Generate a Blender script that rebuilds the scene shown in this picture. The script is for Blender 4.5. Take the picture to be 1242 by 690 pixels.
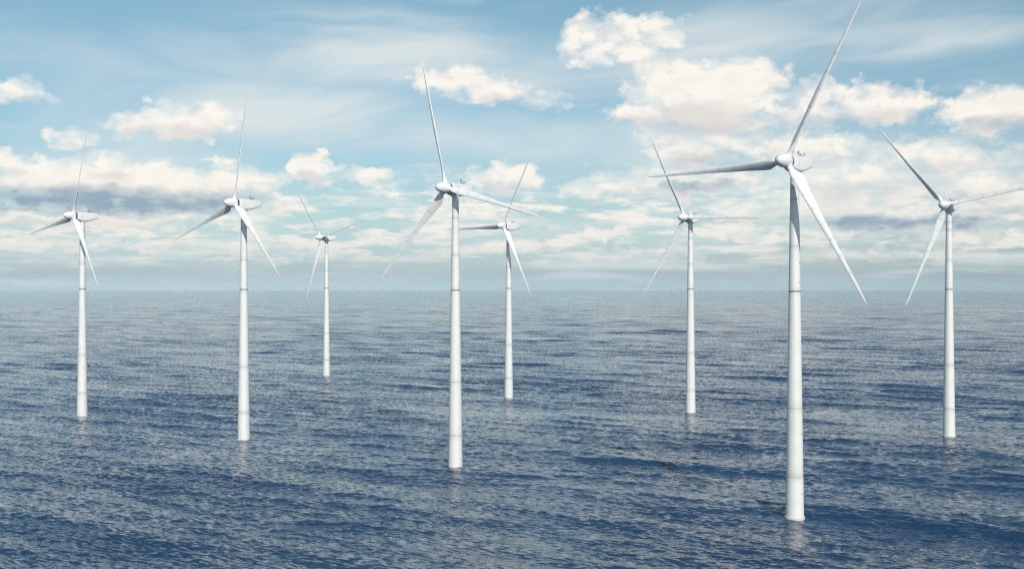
import bpy, bmesh, math, random
import numpy as np
from mathutils import Matrix, Vector

R = math.radians
PI = math.pi
for o in list(bpy.data.objects):
    bpy.data.objects.remove(o)
S = bpy.context.scene
COL = S.collection

# ------------------------------------------------------------------ camera
CAM_H = 58.73
cam_d = bpy.data.cameras.new('camera')
cam = bpy.data.objects.new('camera', cam_d)
COL.objects.link(cam)
cam.location = (0, 0, CAM_H)
cam.rotation_euler = (R(90.0643), 0, 0)
cam_d.sensor_fit = 'HORIZONTAL'
cam_d.sensor_width = 36
cam_d.lens = 36 * 1333.1 / 1242
cam_d.clip_start = 0.5
cam_d.clip_end = 200000
S.camera = cam

# ------------------------------------------------------------------ exposure, sun
S.view_settings.view_transform = 'Standard'
S.view_settings.look = 'None'
S.view_settings.exposure = 0
S.view_settings.gamma = 1
S.view_settings.use_curve_mapping = False
S.cycles.use_denoising = False
S.cycles.use_adaptive_sampling = False
S.cycles.pixel_filter_type = 'BLACKMAN_HARRIS'
S.cycles.filter_width = 1.25
S.cycles.max_bounces = 6
S.cycles.volume_bounces = 2
S.cycles.sample_clamp_indirect = 8
SUN_AZ, SUN_EL = 165.0, 29.0            # clockwise from +Y (the view direction)
sun_dir = Vector((math.sin(R(SUN_AZ)) * math.cos(R(SUN_EL)), math.cos(R(SUN_AZ)) * math.cos(R(SUN_EL)), math.sin(R(SUN_EL))))
sun_d = bpy.data.lights.new('sun', 'SUN')
sun_d.energy = 3.3
sun_d.angle = R(0.5)
sun_d.color = (1.0, 0.955, 0.89)
sun = bpy.data.objects.new('sun', sun_d)
COL.objects.link(sun)
sun.rotation_euler = sun_dir.to_track_quat('Z', 'Y').to_euler()
sun.location = (0, -50, 200)

# ------------------------------------------------------------------ node helpers
class NB:
    """small builder for math in a node tree"""
    def __init__(self, nt): self.nt = nt
    def new(self, t, **kw):
        n = self.nt.nodes.new(t)
        for k, v in kw.items(): setattr(n, k, v)
        return n
    def put(self, sock, v):
        if v is None: return
        if isinstance(v, bpy.types.NodeSocket): self.nt.links.new(v, sock)
        else: sock.default_value = v
    def m(self, op, a, b=None, c=None, clamp=False):
        n = self.new('ShaderNodeMath', operation=op, use_clamp=clamp)
        for i, v in enumerate((a, b, c)): self.put(n.inputs[i], v)
        return n.outputs[0]
    def add(self, a, b): return self.m('ADD', a, b)
    def sub(self, a, b): return self.m('SUBTRACT', a, b)
    def mul(self, a, b): return self.m('MULTIPLY', a, b)
    def mx(self, a, b): return self.m('MAXIMUM', a, b)
    def v(self, op, a, b=None, c=None, out=0):
        n = self.new('ShaderNodeVectorMath', operation=op)
        for i, x in enumerate((a, b, c)): self.put(n.inputs[i], x)
        return n.outputs[out]
    def xyz(self, x, y, z=0.0):
        n = self.new('ShaderNodeCombineXYZ')
        for i, q in enumerate((x, y, z)): self.put(n.inputs[i], q)
        return n.outputs[0]
    def sep(self, vec):
        n = self.new('ShaderNodeSeparateXYZ'); self.put(n.inputs[0], vec)
        return n.outputs
    def noise(self, vec, scale, detail=4, rough=0.5, lac=2.0, dist=0.0, dims='3D', color=False):
        n = self.new('ShaderNodeTexNoise', noise_dimensions=dims)
        self.put(n.inputs['Vector'], vec)
        n.inputs['Scale'].default_value = scale; n.inputs['Detail'].default_value = detail
        n.inputs['Roughness'].default_value = rough; n.inputs['Lacunarity'].default_value = lac
        n.inputs['Distortion'].default_value = dist
        return n.outputs['Color' if color else 'Fac']
    def step(self, x, lo, hi, a=0.0, b=1.0, smooth=True):
        n = self.new('ShaderNodeMapRange', interpolation_type='SMOOTHSTEP' if smooth else 'LINEAR')
        n.clamp = True
        self.put(n.inputs[0], x)
        for i, q in enumerate((lo, hi, a, b)): self.put(n.inputs[i + 1], q)
        return n.outputs[0]
    def mix(self, f, a, b):
        n = self.new('ShaderNodeMix', data_type='RGBA')
        self.put(n.inputs[0], f); self.put(n.inputs[6], a); self.put(n.inputs[7], b)
        return n.outputs[2]

def lin(r, g, b):
    f = lambda c: (c / 255 / 12.92) if c / 255 < 0.04045 else ((c / 255 + 0.055) / 1.055) ** 2.4
    return (f(r), f(g), f(b), 1.0)

# ------------------------------------------------------------------ world: Nishita sky with drifting clouds (all laid out in azimuth and elevation, degrees)
WS = 0.1
def tonen(N, A):
    return N.noise(N.v('ADD', N.v('MULTIPLY', A, (0.5, 0.9, 0)), (17, 5, 1)), 1.0, 5, 0.55)

def sky_world():
    w = bpy.data.worlds.new('World')
    S.world = w
    w.use_nodes = True
    nt = w.node_tree
    nt.nodes.clear()
    N = NB(nt)
    out = N.new('ShaderNodeOutputWorld')
    bg = N.new('ShaderNodeBackground')
    bg.inputs['Strength'].default_value = WS
    nt.links.new(bg.outputs[0], out.inputs[0])
    d = N.new('ShaderNodeTexCoord').outputs['Generated']
    d = N.v('NORMALIZE', d)
    x, y, z = N.sep(d)
    zc = N.mx(z, 0.012)
    sky = N.new('ShaderNodeTexSky', sky_type='NISHITA')
    sky.sun_disc = False
    sky.sun_elevation = R(SUN_EL)
    sky.sun_rotation = R(SUN_AZ)
    sky.altitude = 0
    sky.air_density = 1.0
    sky.dust_density = 0.6
    sky.ozone_density = 1.0
    nt.links.new(N.v('NORMALIZE', N.xyz(x, y, zc)), sky.inputs[0])
    az = N.mul(N.m('ARCTAN2', x, y), 180 / PI)
    el = N.mul(N.m('ARCSINE', z), 180 / PI)
    el0 = N.mx(el, 0.0)
    A = N.xyz(az, el, 0)
    # clear-sky colour: pale teal air low down, blue higher up
    tint = N.mix(N.step(el, 0.3, 3.5, smooth=False), TINT_LOW, N.mix(N.step(el, 3.5, 14, smooth=False), TINT_MID, TINT_HIGH))
    base = N.v('MULTIPLY', sky.outputs[0], tint)
    # --- thin veils, drawn out along the wind
    wob = N.noise(N.v('MULTIPLY', A, (0.05, 0.12, 0)), 1.0, 3, 0.5)
    sv = N.xyz(N.mul(az, 0.045), N.add(N.mul(el, 0.30), N.add(N.mul(wob, 2.4), N.mul(az, -0.025))), 3.7)
    veil = N.noise(sv, 1.0, 5, 0.55, dist=0.25)
    veil_f = N.step(veil, 0.42, 0.72)
    fine = N.xyz(N.mul(az, 0.10), N.add(N.mul(el, 1.25), N.mul(wob, 3.0)), 9.1)
    streak = N.step(N.noise(fine, 1.0, 4, 0.5), 0.48, 0.72)
    streak_f = N.mul(streak, N.mul(N.step(el, 12, 5.5), 0.8))
    # broad veils
    def blobs(lst, P):
        s = None
        for (cx, cy, rx, ry, k) in lst:
            q = N.v('MULTIPLY_ADD', P, (1 / rx, 1 / ry, 0), (-cx / rx, -cy / ry, 0))
            d2 = N.v('DOT_PRODUCT', q, q, out=1)
            b = N.m('MULTIPLY_ADD', d2, -k, k)
            s = b if s is None else N.mx(s, b)
        return N.mx(s, 0.0)
    def px(lst):
        r = []
        for (x_, y_, w_, h_, k) in lst:           # measured on the photograph, turned into angles
            a = math.atan((x_ - 621) / 1338.25)
            e = math.atan((346.2 - y_) * math.cos(a) / 1338.25)
            r.append((math.degrees(a), math.degrees(e), math.degrees(w_ * math.cos(a) ** 2 / 1338.25), math.degrees(h_ * math.cos(a) / 1338.25), k))
        return r
    broad = blobs(px(VEILS), N.v('ADD', A, N.xyz(N.mul(wob, 3.0), N.mul(wob, 2.0), 0)))
    veil_all = N.m('MULTIPLY', N.mx(N.mul(veil_f, 0.55), N.mx(streak_f, N.mul(broad, N.step(veil, 0.30, 0.66)))), 1.0, clamp=True)
    col = N.mix(N.mul(veil_all, 0.88), base, tuple(c / WS for c in VEIL_COL[:3]) + (1,))
    # --- cumulus
    # finer grain towards the horizon, as a layer seen in perspective
    warp = N.noise(N.v('MULTIPLY', A, (0.9, 1.2, 0)), 1.0, 3, 0.55, color=True)
    warp = N.v('MULTIPLY', N.v('SUBTRACT', warp, (0.5, 0.5, 0.5)), (3.2, 1.7, 0))
    P = N.v('ADD', A, warp)
    fb = N.noise(N.v('MULTIPLY', A, (1.0, 1.45, 0)), 0.75, 9, 0.62)
    fb2 = N.noise(N.v('MULTIPLY', A, (0.8, 2.6, 0)), 1.1, 7, 0.58)
    low = N.step(el, 6.5, 3.5)
    f = N.add(N.mul(fb, N.sub(1.0, low)), N.mul(fb2, low))
    s = blobs(px(CLOUDS), P)
    # everywhere else round the sky (and between the placed heaps near the horizon)
    front = N.mul(N.step(az, -33, -27), N.step(az, 33, 27))
    front = N.mul(front, N.step(el, 23, 18))
    wide = N.noise(N.v('MULTIPLY', A, (0.05, 0.16, 0)), 1.0, 3, 0.5)
    back = N.mul(N.sub(1.0, front), N.mul(N.step(wide, 0.47, 0.75), N.step(el, 42, 18)))
    s = N.mx(s, back)
    band = N.mul(N.step(el, 0.6, 1.5), N.step(el, 7.5, 3.6))
    lown = N.noise(N.xyz(N.mul(az, 0.19), N.mul(N.m('LOGARITHM', N.add(el0, 0.8), math.e), 4.3), 5.0), 1.0, 7, 0.60)
    s = N.mx(s, N.mul(N.mul(band, N.step(lown, 0.43, 0.62)), 0.9))
    f = N.sub(f, 0.5)
    D = N.add(s, N.mul(f, 2.0))
    D = N.sub(N.mul(N.add(D, 0.02), N.step(s, 0.0, 0.30)), 0.02)
    wisp = N.noise(N.v('ADD', N.v('MULTIPLY', A, (0.5, 0.8, 0)), (3, 8, 2)), 1.0, 3, 0.5)
    hi = N.step(wisp, 0.36, 0.66, 0.75, 1.55)
    alpha = N.m('DIVIDE', N.add(N.mul(D, 1.25), 0.025), hi, clamp=True)
    alpha = N.m('POWER', alpha, 1.15)
    alpha = N.mul(alpha, N.step(el, 0.4, 2.4, 0.25, 0.97))
    shade = blobs(px(SHADES), N.v('ADD', A, N.v('MULTIPLY', warp, (0.9, 0.45, 0))))
    shade = N.step(N.mul(shade, N.add(-0.35, N.mul(N.add(fb2, tonen(N, A)), 1.35))), 0.0, 1.35)
    tans = [(x_, y_ + 0.62 * h_, w_ * 0.9, h_ * 0.62, k) for (x_, y_, w_, h_, k) in CLOUDS if w_ >= 38 and 100 < y_ < 270]
    tan = blobs(px(tans), N.v('ADD', A, N.v('MULTIPLY', warp, (0.8, 0.5, 0))))
    tan = N.step(N.mul(tan, N.add(0.1, N.mul(tonen(N, A), 1.6))), 0.1, 1.0, 0.0, 0.7)
    # soft modelling: a little greyer where the heap is thick and low
    tone = N.noise(N.v('ADD', N.v('MULTIPLY', A, (0.55, 1.3, 0)), (7, 3, 0)), 1.0, 5, 0.55)
    soft = N.mul(N.step(tone, 0.42, 0.72), 0.30)
    lit = N.mix(soft, CLOUD_LIT, CLOUD_SOFT)
    lit = N.mix(N.step(el, 5.5, 1.0, 0.0, 0.45), lit, CLOUD_FAR)
    lit = N.mix(tan, lit, CLOUD_TAN)
    lit = N.mix(shade, lit, CLOUD_DARK)
    lit = N.v('SCALE', lit)
    lit.node.inputs['Scale'].default_value = 1 / WS
    col = N.mix(alpha, col, lit)
    nt.links.new(col, bg.inputs['Color'])
    w.cycles.sampling_method = 'MANUAL'
    w.cycles.sample_map_resolution = 1024

TINT_LOW = (0.55, 0.72, 1.12, 1)
TINT_MID = (0.65, 0.78, 0.88, 1)
TINT_HIGH = (0.85, 1.03, 0.955, 1)
VEIL_COL = lin(222, 230, 230)
CLOUD_LIT = lin(254, 249, 240)
CLOUD_SOFT = lin(226, 221, 217)
CLOUD_FAR = lin(222, 219, 215)
CLOUD_DARK = lin(147, 171, 188)
CLOUD_TAN = lin(219, 214, 211)
VEILS = [(460, 35, 300, 60, 1.2), (380, 110, 200, 50, 1.2), (880, 40, 220, 70, 1.1), (1130, 26, 220, 30, 1.0), (660, 90, 160, 70, .9),
         (560, 140, 320, 45, 1.0), (640, 230, 500, 60, .7), (1100, 190, 260, 90, .9), (900, 120, 240, 90, .95), (200, 195, 280, 70, .8), (740, 60, 140, 60, .8), (210, 140, 130, 40, .7)]
CLOUDS = [
    (120, 218, 200, 27, 1.25), (1100, 205, 190, 46, .62), (1060, 125, 90, 32, 1.0), (1205, 134, 82, 34, 1.3), (980, 130, 70, 34, .8), (860, 165, 110, 26, .6),
    (110, 242, 190, 17, 1.3), (230, 246, 100, 14, 1.2), (1080, 268, 130, 15, 1.2), (1180, 264, 90, 14, 1.1), (880, 220, 60, 14, 1.1),
    (30, 110, 40, 20, .75), (8, 108, 30, 22, .7), (215, 145, 72, 26, 1.1), (160, 150, 50, 18, .8), (265, 138, 26, 18, .7), (80, 168, 34, 16, .7),
    (10, 195, 40, 20, .9), (130, 200, 50, 22, .9), (70, 222, 130, 26, 1.1), (190, 225, 150, 28, 1.1), (290, 222, 62, 28, 1.0), (270, 200, 20, 14, .7),
    (375, 203, 40, 23, 1.25), (40, 263, 90, 12, .9), (150, 262, 160, 14, .8), (450, 213, 42, 14, .65), (460, 235, 50, 10, .5),
    (560, 98, 60, 20, .9), (600, 108, 48, 16, .9), (660, 122, 44, 16, .55), (510, 95, 24, 16, .5),
    (735, 40, 62, 34, 1.0), (715, 60, 40, 24, .9), (800, 38, 38, 26, .85), (770, 62, 36, 18, .8),
    (850, 115, 110, 48, 1.3), (900, 100, 70, 38, 1.2), (795, 92, 36, 28, .9), (775, 135, 46, 22, 1.1), (880, 145, 90, 20, 1.0),
    (840, 183, 62, 24, 1.0), (1075, 128, 72, 28, .95), (1000, 110, 50, 18, .6), (1210, 132, 62, 28, 1.15), (960, 130, 50, 30, .6),
    (980, 178, 90, 26, .85), (1140, 188, 90, 24, .95), (1030, 215, 110, 26, .95), (1190, 222, 80, 26, .85), (820, 220, 130, 24, .8),
    (610, 216, 54, 24, 1.1), (715, 228, 44, 16, .75), (1000, 245, 110, 22, .85), (1120, 262, 150, 20, .95), (900, 255, 70, 18, .8),
    (735, 284, 30, 11, .9), (520, 285, 40, 14, .8), (455, 290, 38, 10, .75), (390, 296, 60, 8, .6), (950, 285, 120, 12, .75), (1180, 285, 90, 12, .75),
    (600, 300, 120, 10, .6), (100, 296, 130, 11, .75), (240, 300, 120, 12, .75), (820, 305, 160, 10, .65), (1080, 308, 200, 9, .65), (40, 320, 120, 7, .45),
    (360, 310, 120, 8, .55), (640, 250, 40, 10, .35), (30, 285, 60, 8, .6), (190, 280, 60, 8, .5),
]
SHADES = [(110, 244, 200, 22, 1.25), (40, 243, 110, 20, 1.2), (230, 247, 110, 17, 1.1), (300, 240, 40, 9, .7), (840, 226, 46, 11, 1.0), (880, 222, 46, 10, .9), (850, 190, 60, 12, .55), (860, 155, 80, 12, .4), (1215, 150, 50, 12, .6),
          (1060, 270, 110, 13, 1.15), (1150, 268, 90, 13, 1.1), (1220, 255, 60, 10, .7), (960, 185, 60, 9, .4), (1240, 150, 30, 10, .5), (930, 262, 40, 8, .3), (1000, 242, 50, 8, .3)]
sky_world()

# ------------------------------------------------------------------ object helpers
def obj(name, bm, mats, parent=None, smooth=None):
    me = bpy.data.meshes.new(name)
    bmesh.ops.recalc_face_normals(bm, faces=bm.faces)
    bm.to_mesh(me)
    bm.free()
    for m_ in (mats if isinstance(mats, (list, tuple)) else [mats]):
        me.materials.append(m_)
    if smooth is not None:
        me.polygons.foreach_set('use_smooth', [True] * len(me.polygons))
        if smooth < 180: me.set_sharp_from_angle(angle=R(smooth))
    o = bpy.data.objects.new(name, me)
    COL.objects.link(o)
    o.parent = parent
    return o

def lathe(bm, prof, seg=48, M=Matrix(), mat=0):
    """prof: (radius, height) along local Z"""
    rings = []
    for r, h in prof:
        if r < 1e-6: rings.append([bm.verts.new(M @ Vector((0, 0, h)))])
        else: rings.append([bm.verts.new(M @ Vector((r * math.cos(2 * PI * i / seg), r * math.sin(2 * PI * i / seg), h))) for i in range(seg)])
    for a, b in zip(rings, rings[1:]):
        for i in range(seg):
            j = (i + 1) % seg
            if len(a) == 1 and len(b) == 1: continue
            if len(a) == 1: f = bm.faces.new((a[0], b[i], b[j]))
            elif len(b) == 1: f = bm.faces.new((a[i], a[j], b[0]))
            else: f = bm.faces.new((a[i], a[j], b[j], b[i]))
            f.material_index = mat
    for r in (rings[0], rings[-1]):
        if len(r) > 1: bm.faces.new(r).material_index = mat
    return rings

def box(bm, c, s, M=Matrix()):
    r = bmesh.ops.create_cube(bm, size=1, matrix=M @ Matrix.Translation(c) @ Matrix.Diagonal((*s, 1)))
    return r['verts']

# ------------------------------------------------------------------ materials
def paint(name, base, rough=0.42, seam_axis=None, seams=(), seam_w=0.05, grime=0.25, streak=None, seam_col=None, seam_k=0.35):
    m = bpy.data.materials.new(name)
    m.use_nodes = True
    nt = m.node_tree
    N = NB(nt)
    b = nt.nodes['Principled BSDF']
    P = N.new('ShaderNodeTexCoord').outputs['Object']
    info = N.new('ShaderNodeObjectInfo').outputs['Random']
    P2 = N.v('ADD', P, N.xyz(N.mul(info, 37.0), 0.0, N.mul(info, 91.0)))
    big = N.step(N.noise(P2, 0.22, 6, 0.6), 0.42, 0.75)
    blotch = N.step(N.noise(P2, 1.4, 6, 0.65), 0.52, 0.78)
    dirt = N.add(N.mul(big, 0.5), N.mul(blotch, 0.5))
    if streak:
        st = N.noise(N.v('MULTIPLY', P2, streak), 1.0, 5, 0.6)
        dirt = N.add(dirt, N.mul(N.step(st, 0.52, 0.75), 0.8))
    dark = tuple(c * 0.72 for c in base[:2]) + (base[2] * 0.70, 1)
    col = N.mix(N.m('MULTIPLY', dirt, grime, clamp=True), tuple(base) + (1,), dark)
    if seam_axis is not None:
        c = N.sep(P)[seam_axis]
        s = None
        for h in seams:
            d_ = N.m('ABSOLUTE', N.sub(c, h))
            q = N.add(N.step(d_, seam_w * 0.4, seam_w), 0.0)
            q = N.sub(1.0, q)
            soft = N.mul(N.step(d_, seam_w * 9, 0.0), 0.22)
            q = N.mx(N.mul(q, seam_k), soft)
            s = q if s is None else N.mx(s, q)
        broken = N.step(N.noise(P2, 2.2, 4, 0.6), 0.3, 0.6, 0.35, 1.0)
        col = N.mix(N.mul(s, broken), col, seam_col or (0.22, 0.23, 0.25, 1))
    nt.links.new(col, b.inputs['Base Color'])
    rg = N.step(N.noise(P2, 3.0, 4, 0.6), 0.3, 0.7, rough - 0.06, rough + 0.12)
    nt.links.new(rg, b.inputs['Roughness'])
    bump = N.new('ShaderNodeBump')
    bump.inputs['Strength'].default_value = 0.12
    bump.inputs['Distance'].default_value = 0.02
    nt.links.new(N.noise(P2, 2.5, 5, 0.6), bump.inputs['Height'])
    nt.links.new(bump.outputs[0], b.inputs['Normal'])
    return m

def plain(name, base, rough=0.5, metal=0.0):
    m = bpy.data.materials.new(name)
    m.use_nodes = True
    nt = m.node_tree
    N = NB(nt)
    b = nt.nodes['Principled BSDF']
    P = N.new('ShaderNodeTexCoord').outputs['Object']
    n = N.step(N.noise(P, 6.0, 4, 0.6), 0.35, 0.7)
    nt.links.new(N.mix(n, tuple(base) + (1,), tuple(c * 0.7 for c in base) + (1,)), b.inputs['Base Color'])
    b.inputs['Roughness'].default_value = rough
    b.inputs['Metallic'].default_value = metal
    return m

M_TOWER = paint('tower_paint', (0.77, 0.77, 0.755), 0.45, grime=0.55, streak=(2.2, 2.2, 0.05), seam_axis=2, seams=(10.4, 27.7, 57.3, 68.7, 80.7, 83.6), seam_w=0.2, seam_k=0.25)
M_BLADE = paint('blade_paint', (0.85, 0.85, 0.85), 0.38, seam_axis=2, seams=(5.6, 10.2, 14.6, 19.3, 23.8, 28.6, 33.5), seam_w=0.07, grime=0.28, streak=(1.2, 1.2, 0.35))
M_NAC = paint('nacelle_paint', (0.80, 0.80, 0.80), 0.42, seam_axis=1, seams=(-0.6, 4.9), seam_w=0.035, grime=0.35, streak=(1.5, 1.5, 0.3))
M_SPIN = paint('spinner_paint', (0.80, 0.80, 0.80), 0.40, grime=0.32)
M_FLANGE = plain('flange_steel', (0.50, 0.50, 0.50), 0.5)
M_DARKF = plain('dark_flange_steel', (0.10, 0.102, 0.11), 0.5)
M_BLACK = plain('black_housing', (0.022, 0.022, 0.025), 0.6)
M_SENSOR = plain('sensor_housing', (0.03, 0.03, 0.033), 0.5)
M_RED = plain('red_lens', (0.35, 0.03, 0.02), 0.25)
M_COLLAR = plain('base_collar_paint', (0.74, 0.75, 0.74), 0.5)

# ------------------------------------------------------------------ wind turbine
HUB_Z, OVER, TILT, CONE, LEN = 90.0, 4.31, 0.0221, 0.0223, 42.08
TOWER_TOP = 87.75
TPROF = [(0, 2.32), (10.4, 2.16), (27.7, 1.90), (57.3, 1.49), (68.7, 1.33), (80.7, 1.15), (83.6, 1.11), (TOWER_TOP, 1.07)]
def tower_r(z):
    for (z0, r0), (z1, r1) in zip(TPROF, TPROF[1:]):
        if z <= z1: return r0 + (r1 - r0) * (z - z0) / (z1 - z0)
    return TPROF[-1][1]

AX = Vector((0, -math.cos(TILT), math.sin(TILT)))
U = Vector((1, 0, 0))
V = Vector((0, math.sin(TILT), math.cos(TILT)))
HUB = Vector((0, 0, HUB_Z)) + AX * OVER

def rotor_matrix(ph):
    """blade frame: X along the sense of phase, Y upwind, Z out along the blade"""
    r = U * math.cos(ph) + V * math.sin(ph)
    t = -U * math.sin(ph) + V * math.cos(ph)
    z = (r * math.cos(CONE) + AX * math.sin(CONE)).normalized()
    y = z.cross(t).normalized()
    m = Matrix((t, y, z)).transposed().to_4x4()
    return Matrix.Translation(HUB) @ m

def blade_bm():
    bm = bmesh.new()
    n = 28
    stations = [1.55, 1.9, 2.3, 2.7, 3.1, 3.6, 4.2, 5.0, 6.0, 7.5, 9.5, 12, 15, 18, 21, 24, 27, 30, 33, 35.5, 37.5, 39.2, 40.4, 41.2, 41.65, LEN]
    def interp(x, pts):
        for (a, p), (b, q) in zip(pts, pts[1:]):
            if x <= b: return p + (q - p) * max(0, (x - a)) / (b - a)
        return pts[-1][1]
    rings = []
    for s in stations:
        k = min(1, max(0, (s - 2.3) / 3.2)); k = k * k * (3 - 2 * k)     # circle -> aerofoil
        ch = interp(s, [(1.5, 1.5), (2.6, 1.5), (3.8, 2.35), (5.0, 2.85), (6.2, 2.85), (8, 2.70), (12, 2.20), (18, 1.66), (24, 1.28), (30, 1.06), (36, 0.84), (40, 0.58), (41.2, 0.36), (41.7, 0.24), (LEN, 0.05)])
        th = interp(s, [(1.5, 1.5), (2.5, 1.48), (4.5, 1.15), (7.5, 0.95), (12, 0.88), (18, 0.74), (24, 0.58), (30, 0.43), (36, 0.30), (40, 0.19), (41.7, 0.10), (LEN, 0.03)])
        be = R(interp(s, [(1.5, 38), (9, 38), (12, 33), (16, 24), (22, 13), (32, 6), (42, 3)]))
        cd = Vector((math.cos(be), -math.sin(be), 0))
        nd = Vector((math.sin(be), math.cos(be), 0))
        ring = []
        for i in range(n):
            a = 2 * PI * i / n
            cx, cy = 0.5 * ch * math.cos(a), 0.5 * th * math.sin(a)
            xi = (1 - math.cos(a)) / 2 if False else (1 + math.cos(a)) / 2      # 1 = trailing edge
            yt = 2.6 * (0.2969 * math.sqrt(max(xi, 0)) - 0.126 * xi - 0.3516 * xi ** 2 + 0.2843 * xi ** 3 - 0.1036 * xi ** 4) * 1.92 * 0.5
            camber = 0.10 * th * 4 * xi * (1 - xi)
            ax_ = (xi - 0.30) * ch
            ay_ = math.copysign(yt * th, math.sin(a)) if abs(math.sin(a)) > 1e-6 else 0.0
            px_, py_ = cx * (1 - k) + ax_ * k, cy * (1 - k) + (ay_ + camber) * k
            p = cd * px_ + nd * py_
            ring.append(bm.verts.new((p.x, p.y, s)))
        rings.append(ring)
    for a, b in zip(rings, rings[1:]):
        for i in range(n):
            j = (i + 1) % n
            bm.faces.new((a[i], a[j], b[j], b[i]))
    bm.faces.new(rings[0]); bm.faces.new(rings[-1])
    return bm

def nacelle_bm():
    """lofted hood along local -Y (front) .. +Y (rear), heights relative to the hub"""
    bm = bmesh.new()
    st = [  # y, half width, top, bottom
        (-2.86, 1.50, 1.40, -1.50), (-2.84, 1.60, 1.50, -1.60), (-2.76, 1.66, 1.57, -1.68), (-2.62, 1.69, 1.61, -1.76), (-2.0, 1.72, 1.63, -2.02), (-1.2, 1.74, 1.64, -2.24), (-0.2, 1.75, 1.64, -2.36), (0.8, 1.75, 1.64, -2.37),
        (1.8, 1.75, 1.63, -2.26), (3.0, 1.73, 1.61, -1.96), (4.2, 1.70, 1.57, -1.58), (5.4, 1.66, 1.52, -1.16), (6.3, 1.62, 1.47, -0.84), (6.60, 1.58, 1.42, -0.72), (6.76, 1.48, 1.31, -0.60), (6.82, 1.34, 1.17, -0.46)]
    n = 40
    rings = []
    for y, w, t, b in st:
        zc, hh = (t + b) / 2, (t - b) / 2
        ring = []
        for i in range(n):
            a = 2 * PI * i / n
            c, s = math.cos(a), math.sin(a)
            e = 0.24 if s > 0 else 0.34                     # crisp roof edge, rounder belly
            ring.append(bm.verts.new((w * math.copysign(abs(c) ** e, c), y, zc + hh * math.copysign(abs(s) ** (0.24 if s > 0 else 0.40), s))))
        rings.append(ring)
    for a, b in zip(rings, rings[1:]):
        for i in range(n):
            j = (i + 1) % n
            bm.faces.new((a[i], a[j], b[j], b[i]))
    bm.faces.new(rings[0]); bm.faces.new(rings[-1])
    return bm

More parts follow.
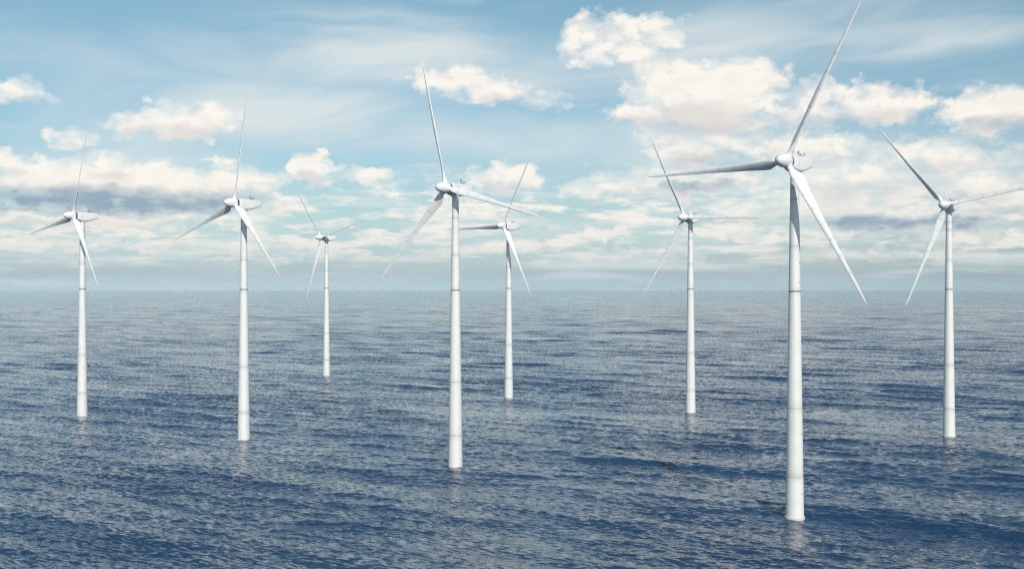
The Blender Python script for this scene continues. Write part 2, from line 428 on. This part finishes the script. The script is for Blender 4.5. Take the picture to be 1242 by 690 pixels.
def make_turbine():
    root = bpy.data.objects.new('wind_turbine', None)
    COL.objects.link(root)
    root.empty_display_size = 5
    # tower
    bm = bmesh.new()
    prof = [(2.36, -6.0)]
    zs = sorted(set([0.0] + [z for z, _ in TPROF] + [float(z) for z in range(3, 87, 6)]))
    prof += [(tower_r(z), z) for z in zs]
    lathe(bm, prof, 56)
    tower = obj('tower', bm, M_TOWER, root, 30)
    for z, h, dr, mt in ((10.4, 0.20, 0.028, M_FLANGE), (11.0, 0.10, 0.02, M_FLANGE), (27.7, 0.16, 0.022, M_FLANGE), (57.3, 0.28, 0.03, M_DARKF), (68.7, 0.16, 0.02, M_FLANGE), (80.7, 0.20, 0.02, M_FLANGE), (83.6, 0.14, 0.02, M_FLANGE)):
        bm = bmesh.new()
        lathe(bm, [(tower_r(z) - 0.05, z - h / 2), (tower_r(z) + dr, z - h / 2), (tower_r(z) + dr, z + h / 2), (tower_r(z) - 0.05, z + h / 2)], 56)
        obj('flange_ring', bm, mt, tower, 30)
    bm = bmesh.new()
    lathe(bm, [(2.28, -1.2), (2.62, -1.2), (2.54, -1.1), (2.54, 0.10), (2.50, 0.16), (2.28, 0.18)], 56)
    obj('base_collar', bm, M_COLLAR, tower, 30)
    for z in (6.0, 12.9, 21.3, 59.6, 64.6):
        bm = bmesh.new()
        a = R(14)
        r = tower_r(z)
        M = Matrix.Rotation(a, 4, 'Z') @ Matrix.Translation((r + 0.03, 0, z))
        box(bm, (0, 0, 0), (0.16, 0.20, 0.22), M)
        bmesh.ops.bevel(bm, geom=bm.edges[:], offset=0.03, segments=2, affect='EDGES')
        obj('vent_cover', bm, M_SENSOR, tower, 30)
    # yaw ring and nacelle
    bm = bmesh.new()
    lathe(bm, [(1.0, 87.3), (1.26, 87.3), (1.30, 87.4), (1.30, 88.1), (1.0, 88.1)], 48)
    obj('yaw_ring', bm, M_TOWER, root, 30)
    nac = obj('nacelle', nacelle_bm(), M_NAC, root, 38)
    nac.location = (0, 0, HUB_Z)
    nac.rotation_euler = (-TILT, 0, 0)
    bm = bmesh.new()
    lathe(bm, [(0, 2.6), (1.46, 2.6), (1.46, 3.30), (1.05, 3.32), (1.05, 3.6), (0, 3.6)], 40, Matrix.Rotation(PI / 2, 4, 'X'))
    obj('main_bearing', bm, M_BLACK, nac, 30)
    bm = bmesh.new()                                     # two anemometers on a cross arm
    Z0 = 1.56
    lathe(bm, [(0.06, Z0), (0.05, Z0 + 0.75)], 10, Matrix.Translation((0.15, 3.75, 0)))
    box(bm, (0.15, 3.75, Z0 + 0.72), (1.15, 0.07, 0.07))
    for sx in (-0.42, 0.72):
        lathe(bm, [(0.05, Z0 + 0.70), (0.05, Z0 + 0.92), (0.14, Z0 + 0.94), (0.17, Z0 + 1.05), (0.10, Z0 + 1.14), (0, Z0 + 1.15)], 12, Matrix.Translation((sx, 3.75, 0)))
        for k in range(3):
            M = Matrix.Translation((sx, 3.75, Z0 + 1.05)) @ Matrix.Rotation(k * 2 * PI / 3, 4, 'Z')
            box(bm, (0.17, 0, 0), (0.24, 0.03, 0.03), M)
            bmesh.ops.create_icosphere(bm, subdivisions=1, radius=0.08, matrix=M @ Matrix.Translation((0.30, 0, 0)))
    obj('wind_sensor', bm, M_SENSOR, nac, 40)
    bm = bmesh.new()
    lathe(bm, [(0.07, Z0), (0.06, Z0 + 1.35), (0.17, Z0 + 1.37), (0.17, Z0 + 1.45)], 12, Matrix.Translation((-0.75, 3.2, 0)))
    wl = obj('warning_light', bm, M_SENSOR, nac, 40)
    bm = bmesh.new()
    lathe(bm, [(0.16, Z0 + 1.45), (0.17, Z0 + 1.70), (0.11, Z0 + 1.84), (0, Z0 + 1.88)], 14, Matrix.Translation((-0.75, 3.2, 0)))
    obj('light_lens', bm, M_RED, nac, 40)
    bm = bmesh.new()                                     # lightning rod
    lathe(bm, [(0.035, Z0), (0.02, Z0 + 2.1), (0, Z0 + 2.15)], 8, Matrix.Translation((-0.35, 3.2, 0)))
    obj('lightning_rod', bm, M_SENSOR, nac, 40)
    # spinner (its own Z is the rotor axis, pointing upwind)
    bm = bmesh.new()
    lathe(bm, [(1.10, -0.80), (1.50, -0.79), (1.58, -0.72), (1.65, -0.4), (1.70, 0.1), (1.72, 0.8), (1.71, 1.5), (1.65, 2.2), (1.51, 2.9), (1.28, 3.45), (0.98, 3.9), (0.66, 4.22), (0.34, 4.40), (0.13, 4.46), (0, 4.47)], 48)
    spin = obj('spinner', bm, M_SPIN, root, 40)
    for k in range(3):
        a = k * 2 * PI / 3
        bm = bmesh.new()
        lathe(bm, [(0.86, 1.1), (0.98, 1.2), (0.99, 1.70), (0.92, 1.80), (0.80, 1.82)], 36, Matrix.Rotation(a, 4, 'Z') @ Matrix.Rotation(PI / 2, 4, 'Y'))
        obj('blade_collar', bm, M_SPIN, spin, 35)
    b0 = obj('blade', blade_bm(), M_BLADE, root, 40)
    for k in range(2):
        b = b0.copy(); COL.objects.link(b); b.parent = root
    return root

def spinner_matrix(ph):
    r = U * math.cos(ph) + V * math.sin(ph)
    t = AX.cross(r)
    return Matrix.Translation(HUB) @ Matrix((r, t, AX)).transposed().to_4x4()

def set_turbine(root, x, y, yaw, ph):
    root.location = (x, y, 0)
    root.rotation_euler = (0, 0, R(yaw))
    k = 0
    for c in root.children:
        n = c.name.split('.')[0]
        if n == 'blade':
            c.matrix_local = rotor_matrix(R(ph) + k * 2 * PI / 3); k += 1
        elif n == 'spinner':
            c.matrix_local = spinner_matrix(R(ph))
        elif n == 'tower':
            c.rotation_euler = (0, 0, R(-62 - yaw))      # the access side of every tower faces the same way

def copy_tree(o, parent=None):
    c = o.copy()
    COL.objects.link(c)
    if parent is not None: c.parent = parent
    for ch in list(o.children): copy_tree(ch, c)
    return c

FARM = [
    (72.03, 280.14, -42.87, 61.6, 'nearest and largest white wind turbine, its raised blade reaching the top edge of the photo'),
    (-18.33, 355.93, -40.69, 104.4, "large white wind turbine in the middle, one blade crossing a smaller turbine's raised blade"),
    (-102.54, 420.20, -42.12, 77.7, 'white wind turbine with its hub in front of the dark cloud, second from left'),
    (-193.78, 495.68, -42.39, 69.4, 'leftmost white wind turbine, one blade hanging down in front of its own tower'),
    (-121.10, 717.55, -45.07, 130.5, 'farthest and smallest white wind turbine, just left of the large middle one'),
    (-1.77, 578.33, -43.33, 60.4, 'small distant white wind turbine just right of the large middle one, behind its blade'),
    (82.65, 508.87, -46.19, 117.0, 'white wind turbine left of the nearest one, one blade pointing level to the right'),
    (171.50, 431.39, -41.10, 129.3, "rightmost white wind turbine, its right blade cut off by the photo's edge"),
]
proto = make_turbine()
for i, (x, y, yaw, ph, lab) in enumerate(FARM):
    t = proto if i == 0 else copy_tree(proto)
    set_turbine(t, x, y, yaw, ph)
    t['label'] = lab
    t['category'] = 'wind turbine'
    t['group'] = 'white wind turbines standing in the sea'

# ------------------------------------------------------------------ sea: one sheet to the horizon, bent with the earth's curve
EARTH = 6371000.0
def build_sea():
    rng = np.random.default_rng(11)
    # directions (azimuth from +Y): fine ahead, coarse behind
    fine = np.radians(np.linspace(-38, 38, 620))
    coarse = np.radians(np.linspace(38, 322, 72))[1:-1]
    th = np.concatenate([fine, coarse])
    r = [25.0]
    while r[-1] < 150: r.append(r[-1] * 1.03)
    while r[-1] < 1500: r.append(r[-1] * 1.0019)
    while r[-1] < 4000: r.append(r[-1] * 1.0035)
    while r[-1] < 8000: r.append(r[-1] * 1.012)
    while r[-1] < 30000: r.append(r[-1] * 1.05)
    r = np.array(r)
    nr, nt_ = len(r), len(th)
    TH, RR = np.meshgrid(th, r)
    X = RR * np.sin(TH); Y = RR * np.cos(TH)
    X0, Y0 = X.ravel(), Y.ravel()
    sp = np.maximum(np.gradient(r), r * (fine[1] - fine[0]))
    SP = np.repeat(sp[:, None], nt_, 1)
    SP[:, len(fine):] = RR[:, len(fine):] * 0.08
    SP = SP.ravel()
    Z = np.zeros_like(X0); DX = np.zeros_like(X0); DY = np.zeros_like(X0)
    nc = 110
    lam = np.exp(np.linspace(math.log(2.2), math.log(75), nc)) * rng.uniform(0.95, 1.05, nc)
    main = math.atan2(-0.83, -0.56)                      # travels towards the viewer and a little to the left
    for L in lam:
        spread = 0.55 if L < 12 else 0.22
        a = main + rng.normal(0, spread)
        k = 2 * PI / L
        steep = WAVE_S * (0.030 if L < 8 else 0.026 if L < 25 else 0.017)
        amp = steep / k
        c, s = math.cos(a), math.sin(a)
        # groups: waves come in sets
        ph = rng.uniform(0, 2 * PI)
        fade = np.clip((L / SP - 2.5) / 2.5, 0, 1)
        arg = k * (c * X0 + s * Y0) + ph
        Z += amp * fade * np.cos(arg)
        sn = amp * fade * np.sin(arg) * 0.75
        DX -= c * sn; DY -= s * sn
    # patches of stronger and weaker chop
    g = np.zeros_like(X0)
    for q in range(14):
        L = rng.uniform(60, 320); a = rng.uniform(0, 2 * PI)
        g += np.cos(2 * PI / L * (math.cos(a) * X0 + 1.0 * math.sin(a) * Y0) + rng.uniform(0, 6.28))
    g = 1 + 0.11 * g
    g = np.clip(g, 0.5, 1.5)
    Z = Z * g - (X0 ** 2 + Y0 ** 2) / (2 * EARTH)
    co = np.stack([X0 + DX * g, Y0 + DY * g, Z], 1)
    # centre under the viewer
    co = np.vstack([co, [[0, 0, 0]]])
    I = np.arange(nr * nt_).reshape(nr, nt_)
    J = np.roll(I, -1, axis=1)
    quads = np.stack([I[:-1].ravel(), I[1:].ravel(), J[1:].ravel(), J[:-1].ravel()], 1)
    tris = np.stack([np.full(nt_, nr * nt_), I[0], J[0]], 1)
    nq, ntr = len(quads), len(tris)
    me = bpy.data.meshes.new('sea')
    me.vertices.add(len(co)); me.vertices.foreach_set('co', co.astype(np.float32).ravel())
    me.loops.add(nq * 4 + ntr * 3)
    me.loops.foreach_set('vertex_index', np.concatenate([quads.ravel(), tris.ravel()]).astype(np.int32))
    me.polygons.add(nq + ntr)
    me.polygons.foreach_set('loop_start', np.concatenate([np.arange(nq) * 4, nq * 4 + np.arange(ntr) * 3]).astype(np.int32))
    me.polygons.foreach_set('use_smooth', np.ones(nq + ntr, dtype=bool))
    me.update(calc_edges=True)
    me.validate()
    # make the faces look up
    if me.polygons[0].normal.z < 0:
        me.flip_normals()
    o = bpy.data.objects.new('sea', me)
    COL.objects.link(o)
    o['kind'] = 'structure'
    me.materials.append(water())
    return o

def water():
    m = bpy.data.materials.new('sea_water')
    m.use_nodes = True
    nt = m.node_tree
    N = NB(nt)
    b = nt.nodes['Principled BSDF']
    P = N.new('ShaderNodeNewGeometry').outputs['Position']
    # wind frame: x along the crests, y along the travel
    rot = N.new('ShaderNodeVectorRotate', rotation_type='Z_AXIS')
    N.put(rot.inputs['Vector'], P); rot.inputs['Angle'].default_value = R(34)
    Q = rot.outputs[0]
    G = N.new('ShaderNodeNewGeometry').outputs['Normal']
    def slope(vec, sc, det, rough, k):
        c = N.noise(N.v('MULTIPLY', vec, sc), 1.0, det, rough, color=True)
        r_, g_, b_ = N.sep(N.v('SUBTRACT', c, (0.5, 0.5, 0.5)))
        along = N.v('SCALE', (-0.56, -0.83, 0)); N.put(along.node.inputs['Scale'], N.mul(r_, 1.3 * k))
        cross = N.v('SCALE', (0.83, -0.56, 0)); N.put(cross.node.inputs['Scale'], N.mul(g_, 0.65 * k))
        return N.v('ADD', along, cross)
    gust = N.step(N.noise(N.v('MULTIPLY', Q, (0.006, 0.016, 0.0)), 1.0, 4, 0.6), 0.32, 0.70, 0.6, 1.25)
    sl = N.v('ADD', slope(Q, (0.34, 1.20, 0), 3, 0.60, CHOP), slope(Q, (0.028, 0.13, 0), 3, 0.55, SWELL))
    sl = N.v('ADD', sl, slope(N.v('ADD', Q, (531, 77, 0)), (0.007, 0.030, 0), 4, 0.62, GROUP))
    sl = N.v('ADD', sl, slope(N.v('ADD', P, (-231, 977, 0)), (0.0035, 0.008, 0), 4, 0.65, GROUP))
    sl = N.v('SCALE', sl); N.put(sl.node.inputs['Scale'], gust)
    nt.links.new(N.v('NORMALIZE', N.v('ADD', G, sl)), b.inputs['Normal'])
    deep = N.step(N.noise(N.v('MULTIPLY', P, (0.004, 0.009, 0)), 1.0, 4, 0.55), 0.3, 0.7)
    col = N.mix(deep, WATER_A, WATER_B)
    # old foam: a few thin broken lines left on the surface
    fo = N.new('ShaderNodeVectorRotate', rotation_type='Z_AXIS')
    N.put(fo.inputs['Vector'], P); fo.inputs['Angle'].default_value = R(20)
    lines = N.noise(N.v('MULTIPLY', fo.outputs[0], (0.010, 0.055, 0)), 1.0, 5, 0.6, dist=1.2)
    ridge = N.m('ABSOLUTE', N.sub(lines, 0.5))
    ridge = N.step(ridge, 0.035, 0.0)
    patch = N.step(N.noise(N.v('MULTIPLY', P, (0.007, 0.007, 0)), 1.0, 2, 0.5), 0.56, 0.68)
    for (fx, fy, rx, ry) in ((8, 428, 42, 26), (58, 368, 24, 20), (2, 322, 22, 18)):   # where a streak has gathered
        q = N.v('MULTIPLY', N.v('SUBTRACT', P, (fx, fy, 0)), (1 / rx, 1 / ry, 0))
        patch = N.mx(patch, N.step(N.v('LENGTH', q, out=1), 1.1, 0.4))
    speck = N.step(N.noise(P, 1.6, 5, 0.7), 0.40, 0.62)
    foam = N.mul(N.mul(ridge, patch), N.mul(speck, 0.8))
    col = N.mix(foam, col, (0.62, 0.66, 0.68, 1))
    nt.links.new(col, b.inputs['Base Color'])
    nt.links.new(N.add(WATER_R, N.mul(foam, 0.4)), b.inputs['Roughness'])
    b.inputs['IOR'].default_value = 1.333
    return m

WAVE_S = 0.66
CHOP, SWELL, GROUP = 1.6, 0.55, 0.34
WATER_R = 0.035
WATER_A = (0.010, 0.040, 0.100, 1)
WATER_B = (0.015, 0.053, 0.124, 1)
build_sea()

# ------------------------------------------------------------------ sea haze: one even box of pale air
HAZE = 0.00003
def haze():
    bm = bmesh.new()
    bmesh.ops.create_cube(bm, size=1)
    m = bpy.data.materials.new('haze_air')
    m.use_nodes = True
    nt = m.node_tree
    nt.nodes.clear()
    out = nt.nodes.new('ShaderNodeOutputMaterial')
    v = nt.nodes.new('ShaderNodeVolumePrincipled')
    v.inputs['Color'].default_value = (0.60, 0.78, 0.83, 1)
    v.inputs['Density'].default_value = HAZE
    v.inputs['Anisotropy'].default_value = -0.3
    nt.links.new(v.outputs[0], out.inputs['Volume'])
    o = obj('haze', bm, m)
    o.scale = (64000, 64000, 240)
    o.location = (0, 0, -75 + 120 - 2)
    o['kind'] = 'stuff'
    return o
haze()
